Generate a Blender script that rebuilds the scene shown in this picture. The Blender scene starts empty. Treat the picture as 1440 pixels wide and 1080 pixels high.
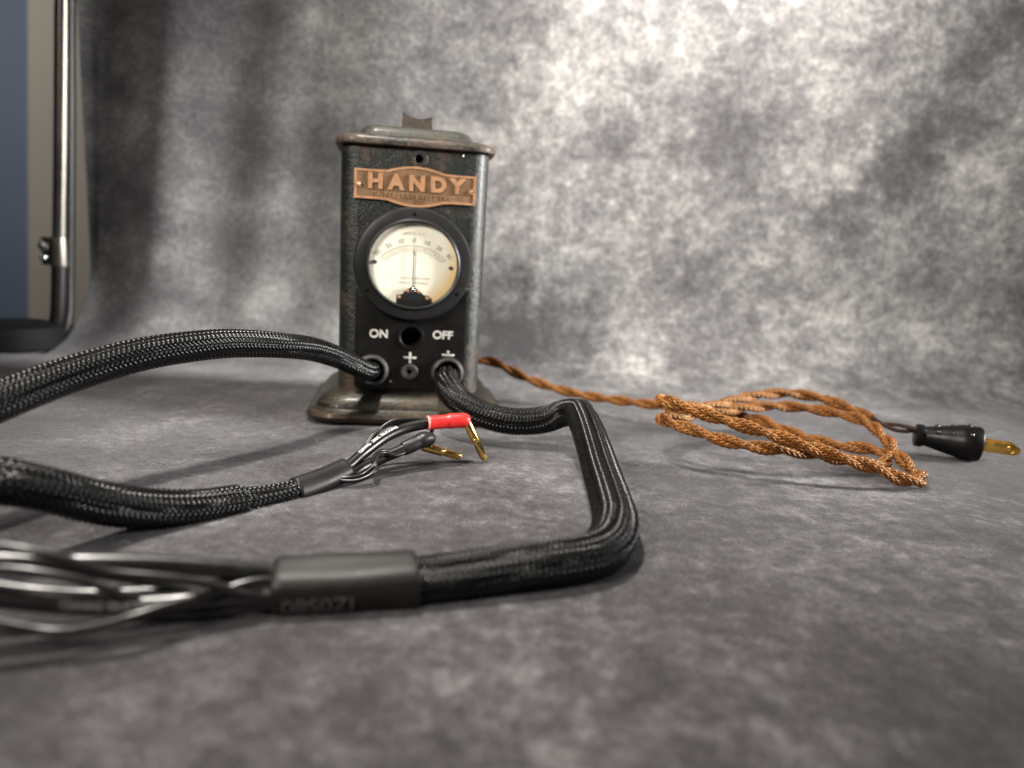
import bpy, bmesh, math, random
import numpy as np
from mathutils import Vector, Matrix, noise as mnoise

random.seed(7)
rng = np.random.default_rng(7)
R = math.radians
scene = bpy.context.scene
col = scene.collection

# ------------------------------------------------------------------ camera
CAM_H = 0.121
PITCH, ROLL = 9.82, 3.35
FPX = 1040.0
cam_d = bpy.data.cameras.new('camera')
cam = bpy.data.objects.new('camera', cam_d)
col.objects.link(cam)
CAM_M = Matrix.Rotation(R(90 - PITCH), 3, 'X') @ Matrix.Rotation(R(ROLL), 3, 'Z')
cam.matrix_world = Matrix.Translation((0, 0, CAM_H)) @ CAM_M.to_4x4()
cam_d.sensor_width = 36.0
cam_d.lens = 36.0 * FPX / 1440.0
cam_d.clip_start = 0.005
cam_d.clip_end = 20.0
cam_d.dof.use_dof = True
cam_d.dof.focus_distance = 0.405
cam_d.dof.aperture_fstop = 4.8
cam_d.dof.aperture_blades = 0
scene.camera = cam

# ------------------------------------------------------------------ world and lamps
w = bpy.data.worlds.new('World')
scene.world = w
w.use_nodes = True
bg = w.node_tree.nodes['Background']
bg.inputs['Color'].default_value = (0.80, 0.88, 1.0, 1)
bg.inputs['Strength'].default_value = 0.010


def area(name, loc, target, size, power, color, shape='DISK', size_y=None, spread=None):
    d = bpy.data.lights.new(name, 'AREA')
    d.shape = shape
    d.size = size
    if size_y:
        d.size_y = size_y
    d.energy = power
    d.color = color
    if spread:
        d.spread = R(spread)
    o = bpy.data.objects.new(name, d)
    col.objects.link(o)
    o.location = loc
    o.rotation_euler = (Vector(target) - Vector(loc)).to_track_quat('-Z', 'Y').to_euler()
    return o


area('overhead_lamp', (-0.20, 0.41, 1.05), (-0.02, 0.33, 0.0), 0.10, 2.7, (1.0, 0.94, 0.87), spread=62)
area('backdrop_lamp', (0.14, 0.36, 0.80), (0.18, 0.80, 0.45), 0.16, 2.6, (1.0, 0.95, 0.885), spread=70)
area('front_softbox', (-0.55, -0.40, 0.66), (0.10, 0.58, 0.12), 0.32, 1.85, (1.0, 0.945, 0.88), spread=56)
area('side_softbox', (1.05, 0.46, 0.38), (-0.05, 0.56, 0.12), 0.28, 2.4, (1.0, 0.98, 0.96), 'RECTANGLE', 0.46, spread=32)
area('wall_fill_light', (-1.5, 0.75, 1.3), (-1.0, 1.5, 0.25), 0.3, 2.0, (1.0, 0.93, 0.85), spread=80)  # added fill to brighten the far wall and trim, no known source

scene.view_settings.view_transform = 'Standard'
scene.view_settings.look = 'None'
scene.view_settings.exposure = 0.0
scene.view_settings.gamma = 1.0
scene.view_settings.use_curve_mapping = False
scene.render.engine = 'CYCLES'
scene.cycles.use_denoising = True
scene.cycles.max_bounces = 6
scene.cycles.transparent_max_bounces = 8
scene.cycles.sample_clamp_indirect = 4.0


# ------------------------------------------------------------------ helpers
def at(px, py, y):
    """world point seen at photo pixel (px, py) at ground distance y"""
    d = CAM_M @ Vector(((px - 720) / FPX, -(py - 540) / FPX, -1.0))
    t = y / d.y
    return Vector((d.x * t, y, CAM_H + d.z * t))


def mesh_from(name, V, F, smooth=True):
    me = bpy.data.meshes.new(name)
    me.from_pydata([tuple(v) for v in V], [], [tuple(f) for f in F])
    me.update()
    if smooth:
        me.polygons.foreach_set('use_smooth', [True] * len(me.polygons))
    return me


def fast_quads(name, V, Q):
    V = np.asarray(V, dtype=np.float32)
    Q = np.asarray(Q, dtype=np.int32)
    me = bpy.data.meshes.new(name)
    me.vertices.add(len(V))
    me.vertices.foreach_set('co', V.ravel())
    me.loops.add(Q.size)
    me.loops.foreach_set('vertex_index', Q.ravel())
    me.polygons.add(len(Q))
    k = Q.shape[1]
    me.polygons.foreach_set('loop_start', np.arange(0, Q.size, k, dtype=np.int32))
    me.polygons.foreach_set('loop_total', np.full(len(Q), k, dtype=np.int32))
    me.polygons.foreach_set('use_smooth', np.ones(len(Q), dtype=bool))
    me.update(calc_edges=True)
    return me


def link(name, me, mat=None, parent=None):
    o = bpy.data.objects.new(name, me)
    col.objects.link(o)
    if mat is not None and me is not None:
        me.materials.append(mat)
    if parent is not None:
        o.parent = parent
    return o


def thing(name, label, cat, loc=(0, 0, 0), rz=0.0):
    o = bpy.data.objects.new(name, None)
    col.objects.link(o)
    o.empty_display_size = 0.02
    o.location = loc
    o.rotation_euler = (0, 0, rz)
    o['label'] = label
    o['category'] = cat
    return o


def bevel_mesh(me, width, segs=2, angle=30):
    bm = bmesh.new()
    bm.from_mesh(me)
    ed = [e for e in bm.edges if len(e.link_faces) == 2 and e.calc_face_angle(0) > R(angle)]
    bmesh.ops.bevel(bm, geom=ed, offset=width, segments=segs, profile=0.6, affect='EDGES', clamp_overlap=True)
    bm.to_mesh(me)
    bm.free()
    return me


def smooth_by_angle(me, ang=35):
    me.polygons.foreach_set('use_smooth', [True] * len(me.polygons))
    bm = bmesh.new()
    bm.from_mesh(me)
    for e in bm.edges:
        e.smooth = not (len(e.link_faces) == 2 and e.calc_face_angle(0) > R(ang))
    bm.to_mesh(me)
    bm.free()
    return me


def rrect(hw, hd, r, seg=6):
    pts = []
    r = min(r, hw - 1e-5, hd - 1e-5)
    for cx, cy, a0 in ((hw - r, hd - r, 0), (-hw + r, hd - r, 90), (-hw + r, -hd + r, 180), (hw - r, -hd + r, 270)):
        for i in range(seg + 1):
            a = R(a0 + 90.0 * i / seg)
            pts.append((cx + r * math.cos(a), cy + r * math.sin(a)))
    return pts


def loft_rrect(name, rings, seg=8, cap=True, jitter=0.0):
    V, F = [], []
    for (hw, hd, r, z) in rings:
        V += [(x, y, z) for x, y in rrect(hw, hd, r, seg)]
    n = 4 * (seg + 1)
    for k in range(len(rings) - 1):
        for i in range(n):
            j = (i + 1) % n
            F.append((k * n + i, k * n + j, (k + 1) * n + j, (k + 1) * n + i))
    if cap:
        F.append(tuple(range(n - 1, -1, -1)))
        F.append(tuple((len(rings) - 1) * n + i for i in range(n)))
    if jitter:
        V = [tuple(Vector(v) + jitter * Vector(mnoise.noise_vector(Vector(v) * 45))) for v in V]
    return smooth_by_angle(mesh_from(name, V, F))


def lathe(name, prof, center=(0, 0, 0), axis=(0, -1, 0), seg=48, cap0=False, cap1=False, ang=35):
    """prof: (radius, distance along axis)"""
    ax = Vector(axis).normalized()
    u = ax.orthogonal().normalized()
    v = ax.cross(u)
    c = Vector(center)
    V, F = [], []
    for r, h in prof:
        for i in range(seg):
            a = 2 * math.pi * i / seg
            V.append(c + ax * h + (u * math.cos(a) + v * math.sin(a)) * r)
    for k in range(len(prof) - 1):
        for i in range(seg):
            j = (i + 1) % seg
            F.append((k * seg + i, k * seg + j, (k + 1) * seg + j, (k + 1) * seg + i))
    if cap0:
        F.append(tuple(range(seg - 1, -1, -1)))
    if cap1:
        F.append(tuple((len(prof) - 1) * seg + i for i in range(seg)))
    return smooth_by_angle(mesh_from(name, V, F), ang)


def prism(name, pts, y0, y1):
    """outline in x,z extruded from y0 to y1 (device-local, front is -y)"""
    n = len(pts)
    V = [(x, y0, z) for x, z in pts] + [(x, y1, z) for x, z in pts]
    F = [tuple(range(n)), tuple(range(2 * n - 1, n - 1, -1))]
    for i in range(n):
        j = (i + 1) % n
        F.append((j, i, n + i, n + j))
    me = mesh_from(name, V, F, False)
    bm = bmesh.new()
    bm.from_mesh(me)
    bmesh.ops.recalc_face_normals(bm, faces=bm.faces)
    bm.to_mesh(me)
    bm.free()
    return me


def box_me(name, lo, hi, bev=0.0):
    x0, y0, z0 = lo
    x1, y1, z1 = hi
    V = [(x0, y0, z0), (x1, y0, z0), (x1, y1, z0), (x0, y1, z0), (x0, y0, z1), (x1, y0, z1), (x1, y1, z1), (x0, y1, z1)]
    F = [(3, 2, 1, 0), (4, 5, 6, 7), (0, 1, 5, 4), (1, 2, 6, 5), (2, 3, 7, 6), (3, 0, 4, 7)]
    me = mesh_from(name, V, F, False)
    if bev:
        bevel_mesh(me, bev, 2)
        smooth_by_angle(me)
    return me


def text_mesh(txt, size, extrude=0.0, offset=0.0, spacing=1.0, bevel=0.0):
    cu = bpy.data.curves.new('lettering', 'FONT')
    cu.body = txt
    cu.size = size
    cu.extrude = extrude
    cu.offset = offset
    cu.space_character = spacing
    cu.bevel_depth = bevel
    cu.align_x = 'CENTER'
    cu.align_y = 'CENTER'
    o = bpy.data.objects.new('lettering', cu)
    col.objects.link(o)
    dg = bpy.context.evaluated_depsgraph_get()
    me = bpy.data.meshes.new_from_object(o.evaluated_get(dg))
    bpy.data.objects.remove(o)
    bpy.data.curves.remove(cu)
    me.materials.clear()
    return me


# ------------------------------------------------------------------ paths, tubes, braids
class Path:
    def __init__(self, ctrl, step=0.0006, up=(0, 0, 1)):
        P = np.array([tuple(p) for p in ctrl], dtype=float)
        P = np.vstack([2 * P[0] - P[1], P, 2 * P[-1] - P[-2]])
        out = []
        for i in range(1, len(P) - 2):
            p0, p1, p2, p3 = P[i - 1], P[i], P[i + 1], P[i + 2]
            t0 = 0.0
            t1 = t0 + max(np.linalg.norm(p1 - p0), 1e-6) ** 0.5
            t2 = t1 + max(np.linalg.norm(p2 - p1), 1e-6) ** 0.5
            t3 = t2 + max(np.linalg.norm(p3 - p2), 1e-6) ** 0.5
            t = np.linspace(t1, t2, 40, endpoint=False)[:, None]
            A1 = (t1 - t) / (t1 - t0) * p0 + (t - t0) / (t1 - t0) * p1
            A2 = (t2 - t) / (t2 - t1) * p1 + (t - t1) / (t2 - t1) * p2
            A3 = (t3 - t) / (t3 - t2) * p2 + (t - t2) / (t3 - t2) * p3
            B1 = (t2 - t) / (t2 - t0) * A1 + (t - t0) / (t2 - t0) * A2
            B2 = (t3 - t) / (t3 - t1) * A2 + (t - t1) / (t3 - t1) * A3
            out.append((t2 - t) / (t2 - t1) * B1 + (t - t1) / (t2 - t1) * B2)
        out.append(P[-2][None, :])
        D = np.vstack(out)
        seg = np.linalg.norm(np.diff(D, axis=0), axis=1)
        s = np.concatenate([[0], np.cumsum(seg)])
        self.finish(D, s, step, up)

    def finish(self, D, s, step, up):
        self.L = s[-1]
        n = max(8, int(self.L / step))
        self.s = np.linspace(0, self.L, n)
        self.p = np.stack([np.interp(self.s, s, D[:, k]) for k in range(3)], 1)
        # light smoothing
        for _ in range(6):
            q = self.p.copy()
            q[1:-1] = 0.25 * self.p[:-2] + 0.5 * self.p[1:-1] + 0.25 * self.p[2:]
            self.p = q
        T = np.gradient(self.p, axis=0)
        T /= np.linalg.norm(T, axis=1)[:, None]
        self.T = T
        if up is not None:
            upv = np.array(up, dtype=float)
            N = upv - (T @ upv)[:, None] * T
            N /= np.linalg.norm(N, axis=1)[:, None]
        else:
            N = np.zeros_like(T)
            a = np.array([0, 0, 1.0])
            n0 = a - (a @ T[0]) * T[0]
            n0 /= np.linalg.norm(n0)
            N[0] = n0
            for i in range(1, len(T)):
                v = N[i - 1] - (N[i - 1] @ T[i]) * T[i]
                N[i] = v / np.linalg.norm(v)
        self.N = N
        self.B = np.cross(T, N)

    def ev(self, s):
        f = lambda A: np.stack([np.interp(s, self.s, A[:, k]) for k in range(3)], -1)
        return f(self.p), f(self.T), f(self.N), f(self.B)


def path_from_points(P, step, up=(0, 0, 1)):
    o = Path.__new__(Path)
    s = np.concatenate([[0], np.cumsum(np.linalg.norm(np.diff(P, axis=0), axis=1))])
    o.finish(P, s, step, up)
    return o


def tube_me(name, path, rfun, seg=16, step=0.002, s0=0.0, s1=None, caps=True):
    s1 = path.L if s1 is None else s1
    n = max(3, int((s1 - s0) / step))
    s = np.linspace(s0, s1, n)
    p, T, N, B = path.ev(s)
    th = np.arange(seg) * 2 * np.pi / seg
    S, TH = np.meshgrid(s, th, indexing='ij')
    r = rfun(S, TH) if callable(rfun) else np.full_like(S, rfun)
    V = p[:, None, :] + r[..., None] * (N[:, None, :] * np.cos(TH)[..., None] + B[:, None, :] * np.sin(TH)[..., None])
    V = V.reshape(-1, 3)
    i = np.arange(n - 1)[:, None] * seg
    j = np.arange(seg)[None, :]
    j2 = (j + 1) % seg
    Q = np.stack([i + j, i + j2, i + seg + j2, i + seg + j], -1).reshape(-1, 4)
    if not caps:
        return fast_quads(name, V, Q)
    F = [tuple(q) for q in Q] + [tuple(range(seg - 1, -1, -1)), tuple((n - 1) * seg + k for k in range(seg))]
    return mesh_from(name, V, F)


def braid_me(name, path, rfun, n, cell, width, amp, thick, across=3, s0=0.0, s1=None, sub=2):
    """two sets of n ribbons wound both ways and woven two over, two under"""
    s1 = path.L if s1 is None else s1
    p_len = n * cell
    ds = cell / 2 / sub
    s = np.arange(s0, s1, ds)
    m = len(s)
    p, T, N, B = path.ev(s)
    q = 2 * n * s / p_len
    Vs, Qs = [], []
    off = 0
    u = np.linspace(-1, 1, across)
    drop = thick * (1 - np.sqrt(np.clip(1 - (0.94 * u) ** 2, 0, 1)))
    for sgn in (1, -1):
        for k in range(n):
            th = sgn * 2 * np.pi * s / p_len + 2 * np.pi * k / n
            ph = np.pi / 2 * (sgn * q + 2 * k) - np.pi / 4
            c = np.cos(ph)
            h = sgn * amp * np.tanh(2.2 * c) / 0.97
            r = rfun(s, th)
            nr = N * np.cos(th)[:, None] + B * np.sin(th)[:, None]
            et = -N * np.sin(th)[:, None] + B * np.cos(th)[:, None]
            d = T + et * (sgn * r * 2 * np.pi / p_len)[:, None]
            d /= np.linalg.norm(d, axis=1)[:, None]
            wv = np.cross(nr, d)
            c0 = p + nr * (r + h)[:, None]
            V = c0[:, None, :] + wv[:, None, :] * (u * width / 2)[None, :, None] - nr[:, None, :] * drop[None, :, None]
            Vs.append(V.reshape(-1, 3))
            i = np.arange(m - 1)[:, None] * across + off
            j = np.arange(across - 1)[None, :]
            Qs.append(np.stack([i + j, i + j + 1, i + across + j + 1, i + across + j], -1).reshape(-1, 4))
            off += m * across
    return fast_quads(name, np.vstack(Vs), np.vstack(Qs))


def wrap_text(name, txt, path, s0, theta0, radius, size, mat, parent, fx=1, fy=1, offset=0.0):
    me = text_mesh(txt, size, offset=offset)
    bm = bmesh.new()
    bm.from_mesh(me)
    bmesh.ops.triangulate(bm, faces=bm.faces)
    bmesh.ops.subdivide_edges(bm, edges=[e for e in bm.edges if e.calc_length() > size * 0.35], cuts=2)
    for v in bm.verts:
        x, y = v.co.x, v.co.y
        x, y = x * fx, y * fy
        s = np.array([s0 + x])
        p, T, N, B = path.ev(s)
        th = theta0 + y / radius
        v.co = Vector(p[0] + radius * (N[0] * math.cos(th) + B[0] * math.sin(th)))
    bm.to_mesh(me)
    bm.free()
    return link(name, me, mat, parent)


# ------------------------------------------------------------------ materials
def nt(name):
    m = bpy.data.materials.new(name)
    m.use_nodes = True
    t = m.node_tree
    b = t.nodes['Principled BSDF']
    return m, t, b


def nd(t, kind, **kw):
    n = t.nodes.new(kind)
    for k, v in kw.items():
        if k in n.inputs.keys() if isinstance(k, str) else False:
            n.inputs[k].default_value = v
        else:
            setattr(n, k, v)
    return n


def ramp(t, src, stops):
    r = t.nodes.new('ShaderNodeValToRGB')
    e = r.color_ramp.elements
    while len(e) > 1:
        e.remove(e[-1])
    e[0].position = stops[0][0]
    e[0].color = (*stops[0][1], 1) if len(stops[0][1]) == 3 else stops[0][1]
    for pos, c in stops[1:]:
        x = e.new(pos)
        x.color = (*c, 1) if len(c) == 3 else c
    t.links.new(src, r.inputs[0])
    return r


def noise_n(t, vec, scale, detail=4, rough=0.55, dist=0.0):
    n = t.nodes.new('ShaderNodeTexNoise')
    n.inputs['Scale'].default_value = scale
    n.inputs['Detail'].default_value = detail
    n.inputs['Roughness'].default_value = rough
    n.inputs['Distortion'].default_value = dist
    if vec is not None:
        t.links.new(vec, n.inputs['Vector'])
    return n


def mathn(t, op, a, b=None, clamp=False):
    n = t.nodes.new('ShaderNodeMath')
    n.operation = op
    n.use_clamp = clamp
    for i, x in enumerate((a, b)):
        if x is None:
            continue
        if isinstance(x, (int, float)):
            n.inputs[i].default_value = x
        else:
            t.links.new(x, n.inputs[i])
    return n.outputs[0]


def mixc(t, fac, a, b, mode='MIX'):
    n = t.nodes.new('ShaderNodeMix')
    n.data_type = 'RGBA'
    n.blend_type = mode
    if isinstance(fac, (int, float)):
        n.inputs['Factor'].default_value = fac
    else:
        t.links.new(fac, n.inputs['Factor'])
    for i, x in ((6, a), (7, b)):
        if isinstance(x, tuple):
            n.inputs[i].default_value = (*x, 1)
        else:
            t.links.new(x, n.inputs[i])
    return n.outputs[2]


def bump(t, b, h, strength, dist):
    n = t.nodes.new('ShaderNodeBump')
    n.inputs['Strength'].default_value = strength
    n.inputs['Distance'].default_value = dist
    t.links.new(h, n.inputs['Height'])
    t.links.new(n.outputs[0], b.inputs['Normal'])
    return n


def simple(name, colr, rough, metal=0.0, var=0.15, vscale=120, bumps=0.0, bscale=900, spec=0.5, coat=0.0):
    m, t, b = nt(name)
    tc = t.nodes.new('ShaderNodeTexCoord')
    n1 = noise_n(t, tc.outputs['Object'], vscale, 5, 0.6)
    lo = tuple(c * (1 - var) for c in colr)
    hi = tuple(min(1, c * (1 + var)) for c in colr)
    cr = ramp(t, n1.outputs['Fac'], [(0.3, lo), (0.7, hi)])
    t.links.new(cr.outputs[0], b.inputs['Base Color'])
    rr = mathn(t, 'MULTIPLY_ADD', n1.outputs['Fac'], 0.25)
    rr.node.inputs[2].default_value = rough - 0.12
    t.links.new(rr, b.inputs['Roughness'])
    b.inputs['Metallic'].default_value = metal
    b.inputs['Specular IOR Level'].default_value = spec
    b.inputs['Coat Weight'].default_value = coat
    if bumps:
        n2 = noise_n(t, tc.outputs['Object'], bscale, 3)
        bump(t, b, n2.outputs['Fac'], bumps, 0.0004)
    return m


def mat_cloth():
    m, t, b = nt('mottled_cloth')
    uv = t.nodes.new('ShaderNodeUVMap')
    uv.uv_map = 'cloth'
    U = uv.outputs[0]
    big = noise_n(t, U, 7.5, 3, 0.55, 0.2)           # broad clouds
    mid = noise_n(t, U, 19.0, 5, 0.62, 0.15)         # brushed clumps
    fl = noise_n(t, U, 70.0, 5, 0.74, 0.1)           # sponged flakes
    fl2 = noise_n(t, U, 190.0, 3, 0.65, 0.1)
    a = mathn(t, 'MULTIPLY', big.outputs['Fac'], 0.55)
    a = mathn(t, 'ADD', a, mathn(t, 'MULTIPLY', mid.outputs['Fac'], 0.34))
    sx = t.nodes.new('ShaderNodeSeparateXYZ')
    t.links.new(U, sx.inputs[0])
    fd = t.nodes.new('ShaderNodeMapRange')
    fd.inputs['From Min'].default_value = -0.30
    fd.inputs['From Max'].default_value = 0.02
    fd.inputs['To Min'].default_value = 0.32
    fd.inputs['To Max'].default_value = 1.0
    t.links.new(sx.outputs['X'], fd.inputs['Value'])
    flc = mathn(t, 'MULTIPLY', mathn(t, 'SUBTRACT', fl.outputs['Fac'], 0.5), fd.outputs[0])
    a = mathn(t, 'ADD', a, mathn(t, 'MULTIPLY', mathn(t, 'ADD', flc, 0.5), 0.75))
    a = mathn(t, 'ADD', a, mathn(t, 'MULTIPLY', fl2.outputs['Fac'], 0.36))
    a = mathn(t, 'SUBTRACT', a, 0.50)
    # dyed patches and painted-in shade of the hanging part (u, v, radius)
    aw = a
    for (cu_, cv_, rad, dep) in DYE_AND_SHADE:
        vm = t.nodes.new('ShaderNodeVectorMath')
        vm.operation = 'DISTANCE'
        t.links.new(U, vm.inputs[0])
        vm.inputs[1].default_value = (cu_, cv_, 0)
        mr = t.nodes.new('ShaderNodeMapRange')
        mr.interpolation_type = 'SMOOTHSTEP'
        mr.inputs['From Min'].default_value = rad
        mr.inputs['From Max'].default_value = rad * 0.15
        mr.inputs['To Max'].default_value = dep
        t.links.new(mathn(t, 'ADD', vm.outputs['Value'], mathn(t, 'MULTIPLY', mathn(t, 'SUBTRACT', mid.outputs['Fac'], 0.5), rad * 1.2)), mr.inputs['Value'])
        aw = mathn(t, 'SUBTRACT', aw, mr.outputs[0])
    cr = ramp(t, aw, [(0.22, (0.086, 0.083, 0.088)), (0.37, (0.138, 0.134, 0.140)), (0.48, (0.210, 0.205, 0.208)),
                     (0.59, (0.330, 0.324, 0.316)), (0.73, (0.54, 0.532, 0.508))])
    # dimmer light on the table part, painted in as darker, more even colour
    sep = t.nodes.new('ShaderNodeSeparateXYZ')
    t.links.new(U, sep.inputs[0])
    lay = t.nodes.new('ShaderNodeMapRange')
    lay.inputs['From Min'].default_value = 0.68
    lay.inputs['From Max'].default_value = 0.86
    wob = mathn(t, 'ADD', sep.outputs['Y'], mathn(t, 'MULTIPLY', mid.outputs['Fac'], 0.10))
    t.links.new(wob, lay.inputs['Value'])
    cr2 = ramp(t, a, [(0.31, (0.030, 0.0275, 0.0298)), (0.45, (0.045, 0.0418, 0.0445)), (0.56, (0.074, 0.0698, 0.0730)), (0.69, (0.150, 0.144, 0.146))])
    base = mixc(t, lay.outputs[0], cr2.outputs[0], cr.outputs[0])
    fine = noise_n(t, U, 800.0, 4, 0.8)
    fr = ramp(t, fine.outputs['Fac'], [(0.32, (0.45, 0.45, 0.45)), (0.52, (1, 1, 1)), (0.70, (2.0, 2.0, 1.96))])
    base = mixc(t, 1.0, base, fr.outputs[0], 'MULTIPLY')
    t.links.new(base, b.inputs['Base Color'])
    b.inputs['Roughness'].default_value = 0.95
    b.inputs['Specular IOR Level'].default_value = 0.15
    b.inputs['Sheen Weight'].default_value = 0.12
    b.inputs['Sheen Roughness'].default_value = 0.45
    hh = mathn(t, 'ADD', fine.outputs['Fac'], mathn(t, 'MULTIPLY', fl2.outputs['Fac'], 1.2))
    bump(t, b, hh, 0.45, 0.0006)
    return m


def mat_enamel(name, wear=0.5, green=(0.0070, 0.0085, 0.0065), rust=(0.044, 0.028, 0.017), metal=(0.0), rough=0.34):
    m, t, b = nt(name)
    tc = t.nodes.new('ShaderNodeTexCoord')
    O = tc.outputs['Object']
    n1 = noise_n(t, O, 42, 6, 0.68, 0.5)
    n2 = noise_n(t, O, 300, 4, 0.6)
    n3 = noise_n(t, O, 900, 2, 0.5)
    geo = t.nodes.new('ShaderNodeNewGeometry')
    pt = ramp(t, geo.outputs['Pointiness'], [(0.50, (0, 0, 0)), (0.60, (1, 1, 1))])
    f = mathn(t, 'ADD', n1.outputs['Fac'], mathn(t, 'MULTIPLY', n2.outputs['Fac'], 0.35))
    f = mathn(t, 'ADD', f, mathn(t, 'MULTIPLY', pt.outputs[0], 0.25))
    fr = ramp(t, f, [(0.92 - 0.40 * wear, (0, 0, 0)), (1.02 - 0.30 * wear, (1, 1, 1))])
    g2 = mixc(t, n2.outputs['Fac'], tuple(c * 0.55 for c in green), tuple(c * 1.9 for c in green))
    r2 = mixc(t, n2.outputs['Fac'], tuple(c * 0.5 for c in rust), tuple(c * 1.5 for c in rust))
    base = mixc(t, fr.outputs[0], g2, r2)
    t.links.new(base, b.inputs['Base Color'])
    rr = ramp(t, f, [(0.45, (rough - 0.06,) * 3), (1.0, (rough + 0.25,) * 3)])
    t.links.new(rr.outputs[0], b.inputs['Roughness'])
    b.inputs['Metallic'].default_value = metal
    b.inputs['Specular IOR Level'].default_value = 0.38
    b.inputs['Coat Weight'].default_value = 0.12
    b.inputs['Coat Roughness'].default_value = 0.22
    h = mathn(t, 'ADD', n3.outputs['Fac'], n2.outputs['Fac'])
    bump(t, b, h, 0.7, 0.0007)
    return m


def mat_cord():
    m, t, b = nt('copper_rayon_braid')
    tc = t.nodes.new('ShaderNodeTexCoord')
    n1 = noise_n(t, tc.outputs['Object'], 260, 3, 0.6)
    n2 = noise_n(t, tc.outputs['Object'], 2600, 2, 0.5)
    f = mathn(t, 'ADD', mathn(t, 'MULTIPLY', n1.outputs['Fac'], 0.5), mathn(t, 'MULTIPLY', n2.outputs['Fac'], 0.5))
    cr = ramp(t, f, [(0.34, (0.030, 0.010, 0.004)), (0.46, (0.17, 0.050, 0.010)), (0.60, (0.29, 0.094, 0.018)), (0.75, (0.46, 0.185, 0.042))])
    t.links.new(cr.outputs[0], b.inputs['Base Color'])
    b.inputs['Roughness'].default_value = 0.48
    b.inputs['Specular IOR Level'].default_value = 0.90
    b.inputs['Specular Tint'].default_value = (1.0, 0.80, 0.38, 1)
    b.inputs['Sheen Weight'].default_value = 0.0
    b.inputs['Sheen Tint'].default_value = (1.0, 0.6, 0.3, 1)
    bump(t, b, n2.outputs['Fac'], 0.3, 0.0003)
    return m


def mat_glass():
    m, t, b = nt('meter_glass')
    out = t.nodes['Material Output']
    tr = t.nodes.new('ShaderNodeBsdfTransparent')
    gl = t.nodes.new('ShaderNodeBsdfGlossy')
    gl.inputs['Roughness'].default_value = 0.03
    lw = t.nodes.new('ShaderNodeLayerWeight')
    lw.inputs['Blend'].default_value = 0.5
    f4 = mathn(t, 'POWER', lw.outputs['Facing'], 5.0)
    fr = mathn(t, 'MULTIPLY_ADD', f4, 0.9)
    fr.node.inputs[2].default_value = 0.04
    mx = t.nodes.new('ShaderNodeMixShader')
    t.links.new(fr, mx.inputs[0])
    t.links.new(tr.outputs[0], mx.inputs[1])
    t.links.new(gl.outputs[0], mx.inputs[2])
    t.links.new(mx.outputs[0], out.inputs['Surface'])
    return m


def mat_dial():
    m, t, b = nt('reflection_tinted_dial_paper')
    tc = t.nodes.new('ShaderNodeTexCoord')
    sep = t.nodes.new('ShaderNodeSeparateXYZ')
    t.links.new(tc.outputs['Object'], sep.inputs[0])
    n1 = noise_n(t, tc.outputs['Object'], 60, 4, 0.6)
    # warm reflection at the lower right rim, painted into the paper colour
    dx = mathn(t, 'SUBTRACT', sep.outputs['X'], -0.0130)
    dz = mathn(t, 'SUBTRACT', sep.outputs['Z'], 0.1210)
    dd = mathn(t, 'SQRT', mathn(t, 'ADD', mathn(t, 'MULTIPLY', dx, dx), mathn(t, 'MULTIPLY', dz, dz)))
    dd = mathn(t, 'ADD', dd, mathn(t, 'MULTIPLY', n1.outputs['Fac'], 0.004))
    st = t.nodes.new('ShaderNodeMapRange')
    st.inputs['From Min'].default_value = 0.0350
    st.inputs['From Max'].default_value = 0.0440
    t.links.new(dd, st.inputs['Value'])
    c = mixc(t, st.outputs[0], (0.90, 0.86, 0.70), (0.78, 0.56, 0.26))
    t.links.new(c, b.inputs['Base Color'])
    b.inputs['Roughness'].default_value = 0.6
    return m


DYE_AND_SHADE = []
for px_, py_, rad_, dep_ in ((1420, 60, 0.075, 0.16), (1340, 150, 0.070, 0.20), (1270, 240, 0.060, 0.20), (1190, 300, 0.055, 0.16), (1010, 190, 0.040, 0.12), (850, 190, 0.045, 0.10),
                             (760, 470, 0.075, 0.22), (680, 440, 0.07, 0.16), (250, 250, 0.17, 0.05), (380, 120, 0.12, 0.05), (160, 420, 0.14, 0.05)):  # charger's cast shadow, then the dim left side, painted as darker cloth
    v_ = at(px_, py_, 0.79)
    DYE_AND_SHADE.append((v_.x, 0.7514 + v_.z, rad_, dep_))

M = {}
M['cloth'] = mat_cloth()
M['enamel'] = mat_enamel('crinkle_enamel', 0.42)
M['lid'] = mat_enamel('worn_lid_enamel', 0.58, (0.013, 0.0125, 0.010), (0.066, 0.048, 0.033), 0.25, 0.38)
M['plate_top'] = mat_enamel('olive_lid_enamel', 0.30, (0.021, 0.021, 0.015), (0.050, 0.037, 0.025), 0.15, 0.42)
M['base'] = mat_enamel('bronzed_base_enamel', 0.46, (0.020, 0.018, 0.012), (0.052, 0.036, 0.021), 0.45, 0.30)
M['bakelite'] = simple('black_bakelite', (0.006, 0.0056, 0.0052), 0.34, 0, 0.3, 60, 0.05, 500, 0.28)
M['bezel'] = simple('satin_black_bezel', (0.014, 0.014, 0.014), 0.36, 0, 0.15, 60, 0.04, 900, 0.25)
M['rubber'] = simple('grey_black_rubber', (0.035, 0.033, 0.030), 0.50, 0, 0.2, 90, 0.15, 700)
M['copper'] = simple('brushed_copper_plate', (0.42, 0.225, 0.115), 0.52, 0.5, 0.16, 160, 0.15, 900)
M['copper_dark'] = simple('tarnished_copper', (0.20, 0.115, 0.058), 0.58, 0.5, 0.25, 220, 0.3, 900)
M['copper_text'] = simple('faint_copper_text', (0.29, 0.165, 0.085), 0.55, 0.5, 0.2, 220)
M['steel'] = simple('bright_nickel', (0.72, 0.70, 0.66), 0.22, 1.0, 0.1, 200)
M['chrome'] = simple('dull_chrome_tube', (0.22, 0.205, 0.18), 0.36, 1.0, 0.1, 40)
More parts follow.
